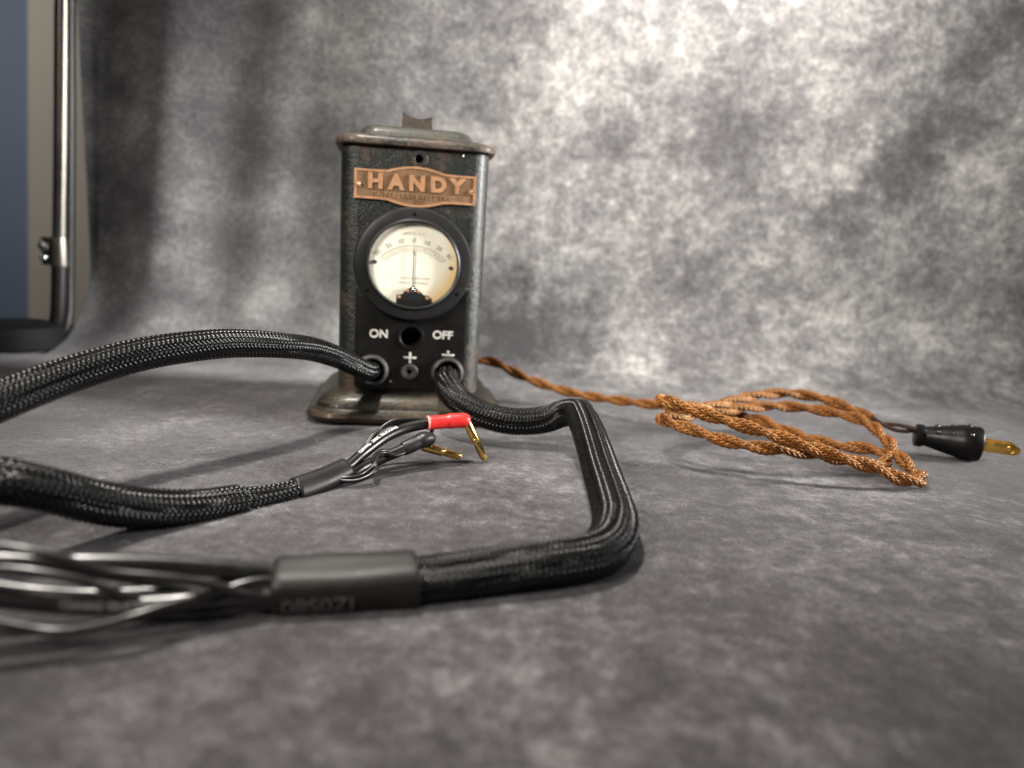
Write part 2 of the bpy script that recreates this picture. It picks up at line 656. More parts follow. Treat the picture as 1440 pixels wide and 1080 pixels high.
M['white_fill'] = simple('cream_letter_fill', (0.44, 0.42, 0.37), 0.6, 0, 0.6, 700)
M['dial'] = mat_dial()
M['ink'] = simple('faded_grey_ink', (0.40, 0.36, 0.29), 0.7, 0, 0.2, 600)
M['ink_pale'] = simple('pale_grey_ink', (0.60, 0.56, 0.46), 0.7, 0, 0.2, 600)
M['needle'] = simple('dark_needle_paint', (0.12, 0.105, 0.085), 0.6, 0, 0.2, 600)
M['ink_dark'] = simple('dark_ink', (0.05, 0.045, 0.04), 0.6, 0, 0.2, 600)
M['glass'] = mat_glass()
M['sleeve'] = simple('black_monofilament', (0.0045, 0.0045, 0.0043), 0.27, 0, 0.3, 300, 0, 900, 0.34)
M['core'] = simple('black_wire_core', (0.003, 0.003, 0.003), 0.6, 0, 0.2, 200, 0, 900, 0.1)
M['shrink'] = simple('black_heat_shrink', (0.009, 0.0083, 0.0075), 0.44, 0, 0.2, 120, 0.10, 400, 0.34)
M['shrink_matte'] = simple('matte_heat_shrink', (0.013, 0.0115, 0.010), 0.50, 0, 0.35, 90, 0.3, 250, 0.34)
M['silicone'] = simple('black_silicone', (0.007, 0.0068, 0.0065), 0.32, 0, 0.2, 200, 0.06, 900, 0.4)
M['glossy_wire'] = simple('glossy_black_wire', (0.010, 0.0095, 0.009), 0.33, 0, 0.2, 200, 0.05, 900, 0.85)
M['red'] = simple('red_heat_shrink', (0.60, 0.018, 0.016), 0.40, 0, 0.12, 200, 0.08, 500)
M['red_edge'] = simple('pale_red_shrink_lip', (0.75, 0.22, 0.18), 0.45, 0, 0.12, 200)
M['gold'] = simple('gold_plating', (0.86, 0.56, 0.17), 0.24, 1.0, 0.04, 40)
M['grip'] = simple('glossy_black_bump', (0.02, 0.02, 0.02), 0.22, 0, 0.1, 60)
M['brass'] = simple('brass_blade', (0.90, 0.55, 0.13), 0.32, 1.0, 0.1, 200, 0.1, 600)
M['cord'] = mat_cord()
M['cord_core'] = simple('dark_cord_core', (0.03, 0.010, 0.004), 0.8)
M['print'] = simple('white_wire_print', (0.75, 0.74, 0.70), 0.6)
M['print_grey'] = simple('grey_wire_print', (0.22, 0.21, 0.20), 0.6)
M['print_dim'] = simple('grey_shrink_print', (0.060, 0.060, 0.058), 0.5)
M['blue'] = simple('slate_blue_wall_paint', (0.175, 0.235, 0.335), 0.8, 0, 0.06, 3)
M['beige'] = simple('beige_trim_paint', (0.62, 0.58, 0.51), 0.7, 0, 0.06, 4)
M['black_tube'] = simple('black_painted_steel', (0.012, 0.011, 0.010), 0.38, 0, 0.2, 40)
M['dark_rubber'] = simple('black_foot_rubber', (0.006, 0.006, 0.006), 0.75, 0, 0.2, 40, 0, 900, 0.2)
M['lint'] = simple('pale_lint', (0.45, 0.43, 0.41), 0.8)
M['fuzz'] = simple('grey_nap', (0.22, 0.21, 0.21), 0.9, 0, 0.4, 300)

# ------------------------------------------------------------------ setting: cloth, wall behind
Y_BEND, Y_WALL, ARC_R = 0.700, 0.790, 0.090


def cloth_point(u, v):
    """u: sideways, v: length along the cloth, from the near edge over the table and up"""
    bend = ARC_R * math.pi / 2
    if v < Y_BEND:
        p = Vector((u, v, 0.0))
        n = Vector((0, 0, 1))
    elif v < Y_BEND + bend:
        a = (v - Y_BEND) / ARC_R
        p = Vector((u, Y_BEND + ARC_R * math.sin(a), ARC_R * (1 - math.cos(a))))
        n = Vector((0, -math.sin(a), math.cos(a)))
    else:
        p = Vector((u, Y_WALL, ARC_R + v - Y_BEND - bend))
        n = Vector((0, -1, 0))
    k = min(1, max(0, (v - Y_BEND + 0.03) / 0.22))
    k = k * k * (3 - 2 * k)
    # hanging folds: strong at the left edge, faint towards the right
    left = 1 / (1 + math.exp((u + 0.17) / 0.035))
    lean = (v - 0.85) * 0.10
    x = u - lean
    f = 0.0060 * math.sin((x + 0.30) * 58) + 0.0075 * math.sin((x + 0.2) * 31 + 0.6)
    f2 = 0.0035 * math.sin(x * 38 + 1.0) + 0.0030 * math.sin(x * 17 + v * 4)
    p = p + n * k * (left * f + (1 - left) * f2)
    # gentle rumples on the table
    if v < Y_BEND + 0.05:
        fl = 0.0012 * max(0, mnoise.noise(Vector((u * 7, v * 9, 3.1)))) * (1 - k)
        p = p + n * fl
    p.z = max(p.z, 0.0)
    return p


U0, U1, V0, V1 = -0.86, 1.05, -0.12, 1.45
nu, nv = 290, 240
U_EDGE = -0.462
V, F, UVs = [], [], []
for i in range(nv + 1):
    v = V0 + (V1 - V0) * i / nv
    for j in range(nu + 1):
        u = U0 + (U1 - U0) * j / nu
        V.append(cloth_point(u, v) if u > U_EDGE or v < Y_BEND else Vector((u, v, 0.0)))
        UVs.append((u, v))
for i in range(nv):
    for j in range(nu):
        a = i * (nu + 1) + j
        if UVs[a][0] <= U_EDGE and V[a].z < 1e-6 and V[a].y > Y_BEND and (V[a + 1].z > 1e-6 or V[a].y > 0.95):
            continue
        F.append((a, a + 1, a + nu + 2, a + nu + 1))
me = mesh_from('backdrop_cloth', V, F)
uvl = me.uv_layers.new(name='cloth')
for lp in me.loops:
    uvl.data[lp.index].uv = UVs[lp.vertex_index]
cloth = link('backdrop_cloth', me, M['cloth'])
cloth['kind'] = 'structure'
cloth['label'] = 'mottled grey studio cloth sweeping from the table up behind the charger'

# table under the cloth and the strip of table to its left
me = box_me('table_top', (-1.2, -0.15, -0.03), (1.3, 0.97, -0.006))
tb = link('table_top', me, M['fuzz'])
tb['kind'] = 'structure'
tb['label'] = 'dark grey table top under the cloth'

wl = link('wall', box_me('wall', (-2.6, 1.50, -1.0), (2.2, 1.56, 2.2)), M['blue'])
wl['kind'] = 'structure'
wl['label'] = 'slate blue painted room wall at the far left'
t0, t1 = at(41, 0, 1.46), at(42, 470, 1.46)
sl_ = (t0.x - t1.x) / (t0.z - t1.z)
Vt = [(t1.x + sl_ * (z - t1.z) + dx_, y_, z) for z in (-0.6, 1.8) for dx_, y_ in ((0, 1.455), (0.16, 1.455), (0.16, 1.497), (0, 1.497))]
me = mesh_from('wall_trim', Vt, [(3, 2, 1, 0), (4, 5, 6, 7), (0, 1, 5, 4), (1, 2, 6, 5), (2, 3, 7, 6), (3, 0, 4, 7)], False)
tr_ = link('wall_trim', bevel_mesh(me, 0.003, 2), M['beige'])
tr_['kind'] = 'structure'
tr_['label'] = 'beige vertical trim board on the blue wall'

# ------------------------------------------------------------------ battery charger
front_px = at(568, 594, 0.520)
DEV = thing('battery_charger', 'old dark enamelled battery charger with round meter and copper nameplate', 'charger',
            (-0.0810, 0.5645, 0.0), R(9.5))
DEV.scale = (1.03, 1.03, 0.985)
HW, HD = 0.0485, 0.046
# stepped base
base = link('base', loft_rrect('base', [
    (0.0655, 0.0630, 0.020, 0.0012), (0.0680, 0.0655, 0.022, 0.0028), (0.0688, 0.0663, 0.022, 0.0055), (0.0678, 0.0653, 0.022, 0.0082),
    (0.0640, 0.0615, 0.020, 0.0098), (0.0628, 0.0603, 0.020, 0.0108), (0.0622, 0.0597, 0.019, 0.0135), (0.0590, 0.0565, 0.018, 0.0175),
    (0.0545, 0.0520, 0.016, 0.0205), (0.0510, 0.0485, 0.014, 0.0218)], 8, True, 0.0004), M['base'], DEV)
for sx in (-1, 1):
    for sy in (-1, 1):
        link('foot', lathe('foot', [(0.006, 0.0), (0.0065, 0.0014), (0.006, 0.0024)], (sx * 0.05, sy * 0.048, -0.0006), (0, 0, 1), 20, True, True), M['dark_rubber'], DEV)
# shell with rounded corners
rings = []
for k in range(15):
    z = 0.0212 + (0.1945 - 0.0212) * k / 14
    gr = 1 + 0.012 * k / 14
    rings.append((HW * gr, HD * gr, 0.0125, z))
body = link('shell', loft_rrect('shell', rings, 8, True, 0.0002), M['enamel'], DEV)
# lid
lid = link('lid', loft_rrect('lid', [
    (0.0490, 0.0468, 0.014, 0.1922), (0.0518, 0.0495, 0.0150, 0.1912), (0.0530, 0.0506, 0.0155, 0.1920), (0.0533, 0.0509, 0.0155, 0.1942),
    (0.0526, 0.0502, 0.0152, 0.1962), (0.0505, 0.0482, 0.015, 0.1976), (0.0475, 0.0452, 0.014, 0.1986), (0.0420, 0.0400, 0.012, 0.1994),
    (0.0400, 0.0380, 0.012, 0.1996)], 8, True, 0.0006), M['lid'], DEV)
link('raised_panel', loft_rrect('raised_panel', [
    (0.0392, 0.0372, 0.012, 0.1990), (0.0382, 0.0360, 0.012, 0.2018), (0.0362, 0.0340, 0.011, 0.2050), (0.0330, 0.0305, 0.010, 0.2072),
    (0.0285, 0.0260, 0.009, 0.2078)], 8, True, 0.0004), M['plate_top'], lid)
tab = [(-0.0102, 0.2070), (0.0106, 0.2070), (0.0098, 0.2105), (0.0095, 0.2135), (0.0100, 0.2150), (0.0107, 0.2162)]
for k in range(1, 9):
    a = k / 9
    tab.append((0.0107 - a * 0.0207, 0.2162 + 0.0012 * a - 0.0030 * math.sin(math.pi * a)))
tab += [(-0.0101, 0.2178), (-0.0100, 0.2150), (-0.0101, 0.2115)]
lug_me = prism('carrying_lug', tab, -0.0285, -0.0255)
bm = bmesh.new()
bm.from_mesh(lug_me)
bmesh.ops.triangulate(bm, faces=[f for f in bm.faces if len(f.verts) > 4], ngon_method='EAR_CLIP')
bm.to_mesh(lug_me)
bm.free()
link('carrying_lug', lug_me, M['plate_top'], lid)
FY = -HD * 1.0005     # front plane (the shell flares a little towards the top)


def fy(z):
    return -HD * (1 + 0.012 * (z - 0.0212) / 0.1733)


# hole under the lid
link('vent_hole', lathe('vent_hole', [(0.0062, 0.0), (0.0056, 0.0009), (0.0032, 0.0010), (0.0026, 0.0004), (0.0024, -0.004)], (0.0015, fy(0.185), 0.1845), (0, -1, 0), 28), M['enamel'], DEV)


def screw(name, x, y, z, r, mat, parent, axis=(0, -1, 0), h=0.001):
    return link(name, lathe(name, [(r, -0.0005), (r, h * 0.35), (r * 0.75, h * 0.85), (r * 0.3, h), (r * 0.05, h)], (x, y, z), axis, 18, False, True), mat, parent)


# nameplate: rectangle with a bowed middle
def plate_outline(hx, hz, bow, n=14):
    top = [(-hx, hz), (-hx * 0.62, hz)]
    for k in range(n + 1):
        a = k / n
        top.append((-hx * 0.46 + 0.92 * hx * a, hz + bow * math.sin(math.pi * a) ** 0.9 + 0.0004))
    top += [(hx * 0.62, hz), (hx, hz)]
    bot = [(x, -z) for x, z in reversed(top)]
    return top + bot


PZ = 0.1655
pl_y = fy(PZ) - 0.0014
npl = link('nameplate', prism('nameplate', [(x, z + PZ) for x, z in reversed(plate_outline(0.0395, 0.0095, 0.0034))], pl_y, pl_y + 0.0012), M['copper_dark'], DEV)
npl.data.materials[0] = M['copper_dark']
# raised rim
o1 = plate_outline(0.0398, 0.0098, 0.0034)
o2 = plate_outline(0.0380, 0.0083, 0.0033)
n = len(o1)
Vv = [(x, pl_y - 0.0006, z + PZ) for x, z in o1] + [(x, pl_y - 0.0006, z + PZ) for x, z in o2]
Vv += [(x, pl_y + 0.0004, z + PZ) for x, z in o1] + [(x, pl_y + 0.0004, z + PZ) for x, z in o2]
Ff = []
for i in range(n):
    j = (i + 1) % n
    Ff += [(i, n + i, n + j, j), (2 * n + i, i, j, 2 * n + j), (n + i, 3 * n + i, 3 * n + j, n + j)]
link('plate_rim', mesh_from('plate_rim', Vv, Ff, False), M['copper'], npl)


def front_text(name, txt, size, x, z, y, mat, parent, extr=0.0003, off=0.0, sp=1.0, rot=0.0, sx=1.0, bev=0.0):
    me = text_mesh(txt, size, extr, off, sp, bev)
    c, s_ = math.cos(rot), math.sin(rot)
    for v in me.vertices:
        a, b_, d = v.co.x * sx, v.co.y, v.co.z
        v.co = (x + a * c - b_ * s_, y - d, z + a * s_ + b_ * c)
    return link(name, me, mat, parent)


for ch, x in zip('HANDY', (-0.0262, -0.0128, 0.0008, 0.0146, 0.0272)):
    front_text('letter', ch, 0.0136, x, PZ + 0.0018, pl_y - 0.0005, M['copper'], npl, 0.0005, 0.00062, 1.0, 0, 1.0, 0.00012)
front_text('small_lettering', 'INTERSTATE ELECTRIC', 0.0044, 0.0, PZ - 0.0068, pl_y - 0.0002, M['copper_text'], npl, 0.0002, 0.00012, 1.18)
front_text('small_lettering', 'CO.', 0.0036, 0.004, PZ - 0.0104, pl_y - 0.0002, M['copper_text'], npl, 0.0002, 0.00012, 1.1)
for x in (-0.0368, 0.0368):
    screw('rivet', x, pl_y - 0.0003, PZ - (0.0008 if x < 0 else 0.0012), 0.0019, M['copper'], npl, h=0.0014)
    screw('rivet_pin', x + 0.0010, pl_y - 0.0010, PZ - 0.0006, 0.0010, M['steel'], npl, h=0.0010)
# small posts between plate and meter
screw('pin', -0.0038, fy(0.152), 0.1515, 0.0012, M['steel'], DEV, h=0.0016)
screw('pin', 0.0010, fy(0.152), 0.1512, 0.0014, M['steel'], DEV, h=0.0020)
screw('pin', 0.0310, fy(0.19), 0.1885, 0.0011, M['steel'], DEV, h=0.0014)

# moulded control panel
pan_pts = [(x, z + 0.0605) for x, z in rrect(0.0372, 0.0365, 0.003, 4)]
PY = fy(0.06) - 0.0030
panel = link('control_panel', smooth_by_angle(bevel_mesh(prism('control_panel', list(reversed(pan_pts)), PY, PY + 0.0030), 0.0005, 2)), M['bakelite'], DEV)
front_text('letter', 'ON', 0.0079, -0.0214, 0.0632, PY, M['white_fill'], panel, 0.0002, 0.00028, 1.0)
front_text('letter', 'OFF', 0.0079, 0.0216, 0.0640, PY, M['white_fill'], panel, 0.0002, 0.00028, 1.0)
# toggle hole
link('switch_hole', lathe('switch_hole', [(0.0092, 0.0), (0.0088, 0.0008), (0.0074, 0.0008), (0.0068, 0.0001), (0.0066, -0.0025)], (0, PY, 0.0620), (0, -1, 0), 40), M['bakelite'], panel)
# plus and minus marks
for (x, z, vert, hgt) in ((0.0, 0.0472, True, 0.0030), (0.0258, 0.0500, False, 0.0022)):
    link('polarity_mark', box_me('polarity_mark', (x - 0.0043, PY - 0.0003, z - 0.00075), (x + 0.0043, PY + 0.0002, z + 0.00075), 0.00012), M['white_fill'], panel)
    link('polarity_mark', box_me('polarity_mark', (x - 0.00075, PY - 0.00042, z - (0.0040 if vert else 0.0002)), (x + 0.00075, PY + 0.0002, z + (0.0040 if vert else 0.0032)), 0.00012), M['white_fill'], panel)
# jack between the cables
link('socket', lathe('socket', [(0.0060, 0.0), (0.0060, 0.0010), (0.0052, 0.0020), (0.0044, 0.0022), (0.0038, 0.0012), (0.0024, 0.0010), (0.0018, 0.0004), (0.0016, -0.002)], (0, PY, 0.0368), (0, -1, 0), 36), M['rubber'], panel)
GZ = 0.0374
GX = (-0.0254, 0.0258)
for x in GX:
    link('grommet', lathe('grommet', [(0.0112, 0.0), (0.0114, 0.0016), (0.0106, 0.0034), (0.0094, 0.0040), (0.0084, 0.0034), (0.0080, 0.0016), (0.0080, -0.003)], (x, PY, GZ), (0, -1, 0), 40), M['rubber'], panel)
screw('panel_screw', -0.0125, PY, 0.0298, 0.0012, M['steel'], panel)

# ---- meter
MZ, MX = 0.1128, 0.0
MY = PY - 0.0002
meter = link('meter', lathe('meter', [
    (0.0400, 0.0030), (0.0402, -0.0010), (0.0400, -0.0045)][::-1] and [
    (0.0388, -0.0030), (0.0392, 0.0015), (0.0388, 0.0045), (0.0377, 0.0062), (0.0360, 0.0067), (0.0314, 0.0070), (0.0310, 0.0078), (0.0306, 0.0088),
    (0.0298, 0.0093), (0.0292, 0.0090), (0.0288, 0.0070), (0.0287, 0.0010)], (MX, MY, MZ), (0, -1, 0), 96), M['bezel'], DEV)
DY = MY - 0.0044      # dial face
link('dial', lathe('dial', [(0.0293, 0.0), (0.0004, 0.00001)], (MX, DY, MZ), (0, -1, 0), 64, False, True), M['dial'], meter)
gy = MY - 0.0078
link('meter_glass', lathe('meter_glass', [(0.0290, 0.0), (0.026, 0.0004), (0.018, 0.0011), (0.009, 0.0014), (0.0005, 0.0015)], (MX, gy, MZ), (0, -1, 0), 64, False, True), M['glass'], meter)
for x, z in ((0.0, 0.0343), (-0.0298, -0.0184), (0.0298, -0.0184)):
    screw('bezel_screw', MX + x, MY - 0.0066, MZ + z, 0.0015, M['core'], meter, h=0.0006)


def arc_strip(name, cx, cz, r, wdt, a0, a1, y, mat, parent, nseg=40):
    Va, Fa = [], []
    for k in range(nseg + 1):
        a = R(90 - (a0 + (a1 - a0) * k / nseg))
        for rr in (r - wdt / 2, r + wdt / 2):
            Va.append((cx + rr * math.cos(a), y, cz + rr * math.sin(a)))
    for k in range(nseg):
        Fa.append((2 * k, 2 * k + 2, 2 * k + 3, 2 * k + 1))
    return link(name, mesh_from(name, Va, Fa, False), mat, parent)


PVZ = MZ - 0.0170
ty = DY - 0.00025
arc_strip('scale_arc', MX, PVZ, 0.03023, 0.00028, -44, 44, ty, M['ink'], meter)
arc_strip('scale_arc', MX, PVZ, 0.026327, 0.00018, -44, 44, ty, M['ink_pale'], meter)
arc_strip('scale_arc', MX, PVZ, 0.02669, 0.00018, -44, -22, ty, M['ink_pale'], meter)
arc_strip('scale_arc', MX, MZ, 0.02632, 0.00022, -50, 12, ty, M['ink_pale'], meter)
Vt, Ft = [], []
for k in range(-15, 16):
    a = R(90 - k * 44 / 15)
    r0, r1 = 0.026327, 0.03023
    wd = 0.00012
    if k % 5 == 0:
        r0, wd = 0.02716, 0.00020
    d = (math.cos(a), math.sin(a))
    p_ = (-d[1], d[0])
    b0 = len(Vt)
    for rr, sg in ((r0, -1), (r1, -1), (r1, 1), (r0, 1)):
        Vt.append((MX + d[0] * rr + p_[0] * wd * sg, ty - 0.00003, PVZ + d[1] * rr + p_[1] * wd * sg))
    Ft.append((b0, b0 + 1, b0 + 2, b0 + 3))
link('scale_ticks', mesh_from('scale_ticks', Vt, Ft, False), M['ink'], meter)
for k, s_ in zip((-3, -2, -1, 0, 1, 2, 3), ('30', '20', '10', '0', '10', '20', '30')):
    a = k * 44 / 3
    front_text('numeral', s_, 0.0042, MX + 0.03329 * math.sin(R(a)), PVZ + 0.03329 * math.cos(R(a)), ty, M['ink'], meter, 0.00002, 0.00003, 1.0, -R(a))
for k, ch in enumerate('AMPERES D.C.'):
    if ch == ' ':
        continue
    a = (k - 5.5) * 2.0
    front_text('dial_lettering', ch, 0.0023, MX + 0.03832 * math.sin(R(a)), PVZ + 0.03832 * math.cos(R(a)), ty, M['ink_pale'], meter, 0.00002, 0.00002, 1.0, -R(a))
# two rows of worn, unreadable small print
for rz, row in ((-0.0092, 0), (-0.0124, 1)):
    x = -0.0088
    Vp, Fp = [], []
    while x < 0.0102:
        wd = random.uniform(0.0005, 0.0013)
        if not (-0.0012 < x < 0.0004):
            zz = random.uniform(0.0004, 0.0009)
            b0 = len(Vp)
            Vp += [(MX + x, ty, MZ + rz - zz), (MX + x + wd, ty, MZ + rz - zz), (MX + x + wd, ty, MZ + rz + zz), (MX + x, ty, MZ + rz + zz)]
            Fp.append((b0, b0 + 1, b0 + 2, b0 + 3))
        x += wd + random.uniform(0.0003, 0.0008)
    link('worn_print', mesh_from('worn_print', Vp, Fp, False), M['ink_pale'], meter)
link('rule_line', box_me('rule_line', (MX - 0.0180, ty - 0.00003, MZ - 0.0183), (MX - 0.0050, ty, MZ - 0.01810)), M['ink_pale'], meter)
# needle
nd_pts = [(-0.00045, PVZ), (0.00045, PVZ), (0.00028, PVZ + 0.024), (0.00062, PVZ + 0.0248), (0.00010, PVZ + 0.0285), (0.00008, PVZ + 0.0375), (-0.00008, PVZ + 0.0375),
          (-0.00010, PVZ + 0.0285), (-0.00062, PVZ + 0.0248), (-0.00028, PVZ + 0.024)]
link('needle', prism('needle', list(reversed([(x + MX, z) for x, z in nd_pts])), DY - 0.0018, DY - 0.0016), M['needle'], meter)
for x, z in ((-0.0250, 0.0006), (0.0248, -0.0010)):
    screw('dial_screw', MX + x, DY, MZ + z, 0.0014, M['ink_dark'], meter, h=0.0008)
# movement cover at the bottom of the dial
cv = [(-0.0113, -0.0300), (0.0122, -0.0300), (0.0122, -0.0226), (0.0108, -0.0218), (0.0078, -0.0216), (0.0060, -0.0196), (0.0046, -0.0184), (0.0026, -0.0172), (0.0012, -0.0158),
      (-0.0008, -0.0158), (-0.0022, -0.0172), (-0.0044, -0.0184), (-0.0058, -0.0198), (-0.0074, -0.0216), (-0.0104, -0.0218), (-0.0113, -0.0226)]
cvo = link('movement_cover', smooth_by_angle(bevel_mesh(prism('movement_cover', list(reversed([(MX + x, MZ + z) for x, z in [(a_ * 0.94, b_ * 0.95) for a_, b_ in cv]])), DY - 0.0026, DY - 0.0004), 0.0003, 2)), M['bezel'], meter)
for x, z, r, mt in ((-0.0094, -0.0236, 0.0013, 'copper'), (0.0102, -0.0236, 0.0013, 'copper'), (0.0004, -0.0186, 0.0016, 'steel'), (-0.0034, -0.0192, 0.0011, 'copper'), (0.0040, -0.0192, 0.0011, 'copper')):
    screw('rivet', MX + x * 0.94, DY - 0.0026, MZ + z * 0.95, r, M[mt], meter, h=0.0008)



def drill(o, holes):
    """cut round holes (x, z, radius, depth) into the front of a part"""
    for x, z, r, y0, y1 in holes:
        c = bpy.data.objects.new('cutter', lathe('cutter', [(r, -y0), (r, -y1)], (x, 0, z), (0, -1, 0), 40, True, True))
        col.objects.link(c)
        c.parent = o.parent
        for m_ in (c.data, o.data):
            bm = bmesh.new()
            bm.from_mesh(m_)
            bmesh.ops.recalc_face_normals(bm, faces=bm.faces)
            bm.to_mesh(m_)
            bm.free()
        md = o.modifiers.new('cut', 'BOOLEAN')
        md.operation = 'DIFFERENCE'
        md.solver = 'EXACT'
        md.object = c
        dg = bpy.context.evaluated_depsgraph_get()
        me2 = bpy.data.meshes.new_from_object(o.evaluated_get(dg))
        o.modifiers.remove(md)
        old = o.data
        o.data = me2
        bpy.data.objects.remove(c)
    smooth_by_angle(o.data, 35)


HOLES = [(0.0, 0.0620, 0.0067, PY - 0.01, -0.020), (0.0, 0.0368, 0.0017, PY - 0.01, -0.020)] + [(gx_, GZ, 0.0081, PY - 0.01, -0.020) for gx_ in GX]
drill(panel, HOLES)
drill(body, HOLES + [(0.0015, 0.1845, 0.0025, -0.06, -0.020)])
bpy.context.view_layer.update()
DM = DEV.matrix_world.copy()


def dev(x, y, z):
    return DM @ Vector((x, y, z))


# ------------------------------------------------------------------ sleeved output cables
def lobes(R0, amp, m, tw, seed, rs=None, ell=0.0, ell_ph=0.0):
    """outline of a bundle of wires inside a stretchy sleeve"""
    r2 = np.random.default_rng(seed)
    ph = r2.uniform(0, 6.28, 4)

    def f(s, th):
        rad = R0 if rs is None else np.interp(s, rs[0], rs[1])
        a = th + tw * s + 0.4 * np.sin(s * 14 + ph[0])
        c = np.abs(np.cos(m * a / 2 + ph[1])) ** 0.8 * 2 - 1
        d = np.cos((m - 2) * a + ph[2] + 2 * np.sin(s * 9 + ph[3]))
        e = 1 + ell * np.cos(2 * (th - ell_ph))
        return rad * (1 + amp * c + 0.18 * amp * d) * e
    return f


def sleeved(parent, path, rf, s0, s1, n=22, cell=0.0024):
    sl = link('braided_sleeve', braid_me('braided_sleeve', path, rf, n, cell, cell * 0.50, 0.00034, 0.00050, 4, s0, s1), M['sleeve'], parent)
    link('wire_core', tube_me('wire_core', path, lambda s, th: rf(s, th) - 0.00065, 48, 0.0015, s0, s1), M['core'], sl)
    return sl


# --- looping cable at the left
gl = dev(GX[0], PY, GZ)
A = [dev(GX[0] + 0.0005, PY + 0.001, GZ), dev(GX[0] - 0.003, PY - 0.010, GZ + 0.001),
     at(476, 503, 0.478), at(440, 491, 0.455), at(400, 486, 0.430), at(350, 483, 0.408), at(300, 484, 0.388), at(200, 498, 0.355), at(100, 526, 0.325), at(0, 564, 0.294),
     at(-90, 604, 0.270), at(-150, 640, 0.253), at(-165, 664, 0.242), at(-130, 673, 0.238), at(-60, 672, 0.241), at(0, 676, 0.247),
     at(60, 687, 0.257), at(130, 705, 0.272), at(200, 715, 0.289), at(270, 716, 0.306), at(340, 707, 0.325), at(400, 695, 0.341), at(450, 678, 0.357), at(487, 661, 0.371)]
pa = Path(A)
S_SH1 = None
ref = np.array(at(418, 690, 0.346))
S_SH1 = pa.s[np.argmin(np.linalg.norm(pa.p - ref, axis=1))]
sA = pa.s
Ltot = pa.L
rsA = (np.array([0, 0.012, 0.05, 0.12, 0.30, 0.45, S_SH1 - 0.16, S_SH1 - 0.11, S_SH1 - 0.08, S_SH1 - 0.05, S_SH1 - 0.025, S_SH1 - 0.008, S_SH1, Ltot]),
       np.array([0.0060, 0.0062, 0.0066, 0.0073, 0.0078, 0.0080, 0.0084, 0.0083, 0.0079, 0.0072, 0.0064, 0.0057, 0.0053, 0.0053]))
rfA = lobes(0.0076, 0.075, 6, 7.0, 3, rsA)
CA = thing('sleeved_cable', 'black braided cable looping left from the charger to red and black gold-tipped connectors', 'cable', (0, 0, 0))
sleeved(CA, pa, rfA, 0.0, S_SH1 + 0.003, 20, 0.0025)
sh_r = lambda s, th: (0.0064 - 0.0004 * np.clip((s - S_SH1) / 0.03, 0, 1)) * (1 + 0.05 * np.cos(3 * th + 40 * s) + 0.03 * np.cos(2 * th + 1))
link('heat_shrink', tube_me('heat_shrink', pa, sh_r, 36, 0.0012, S_SH1 - 0.001, Ltot), M['shrink'], CA)
# wires beyond the heat shrink
e0 = A[-1]


def wire(name, ctrl, r, mat, parent, seg=14, step=0.0015):
    p = Path(ctrl, 0.0006)
    return link(name, tube_me(name, p, r, seg, step), mat, parent), p


inn = at(462, 672, 0.361)
red_w, red_p = wire('wire', [inn, at(487, 658, 0.371), at(515, 634, 0.385), at(545, 613, 0.398), at(575, 601, 0.408), at(610, 594, 0.415)], 0.0031, M['silicone'], CA, 20)
wrap_text('wire_print', '12AWG  200C SILICONE', red_p, red_p.L * 0.50, R(16), 0.00318, 0.0028, M['print'], red_w, 1, -1, 0.00004)
blk_w, blk_p = wire('wire', [inn, at(490, 668, 0.369), at(515, 655, 0.380), at(540, 643, 0.388), at(562, 634, 0.394), at(578, 625, 0.399)], 0.0031, M['silicone'], CA, 20)
wire('balance_wire', [inn, at(486, 655, 0.376), at(505, 640, 0.386), at(522, 618, 0.396), at(535, 603, 0.404), at(552, 592, 0.409), at(575, 590, 0.413), at(602, 592, 0.418)], 0.0011, M['silicone'], CA)
wire('balance_wire', [inn, at(486, 654, 0.379), at(508, 634, 0.391), at(525, 611, 0.401), at(545, 598, 0.408), at(562, 592, 0.412), at(585, 597, 0.417), at(600, 596, 0.421)], 0.0011, M['silicone'], CA)
wire('balance_wire', [inn, at(490, 672, 0.362), at(510, 668, 0.366), at(528, 652, 0.372), at(530, 642, 0.378), at(540, 636, 0.384), at(556, 641, 0.387), at(570, 636, 0.392)], 0.0011, M['silicone'], CA)
wire('balance_wire', [inn, at(492, 677, 0.361), at(512, 673, 0.363), at(530, 660, 0.369), at(524, 648, 0.376), at(535, 634, 0.386), at(552, 634, 0.391), at(570, 630, 0.396)], 0.0011, M['silicone'], CA)
wire('balance_wire', [at(603, 598, 0.420), at(608, 604, 0.416), at(604, 612, 0.411), at(595, 618, 0.407), at(585, 620, 0.405)], 0.0012, M['silicone'], CA)


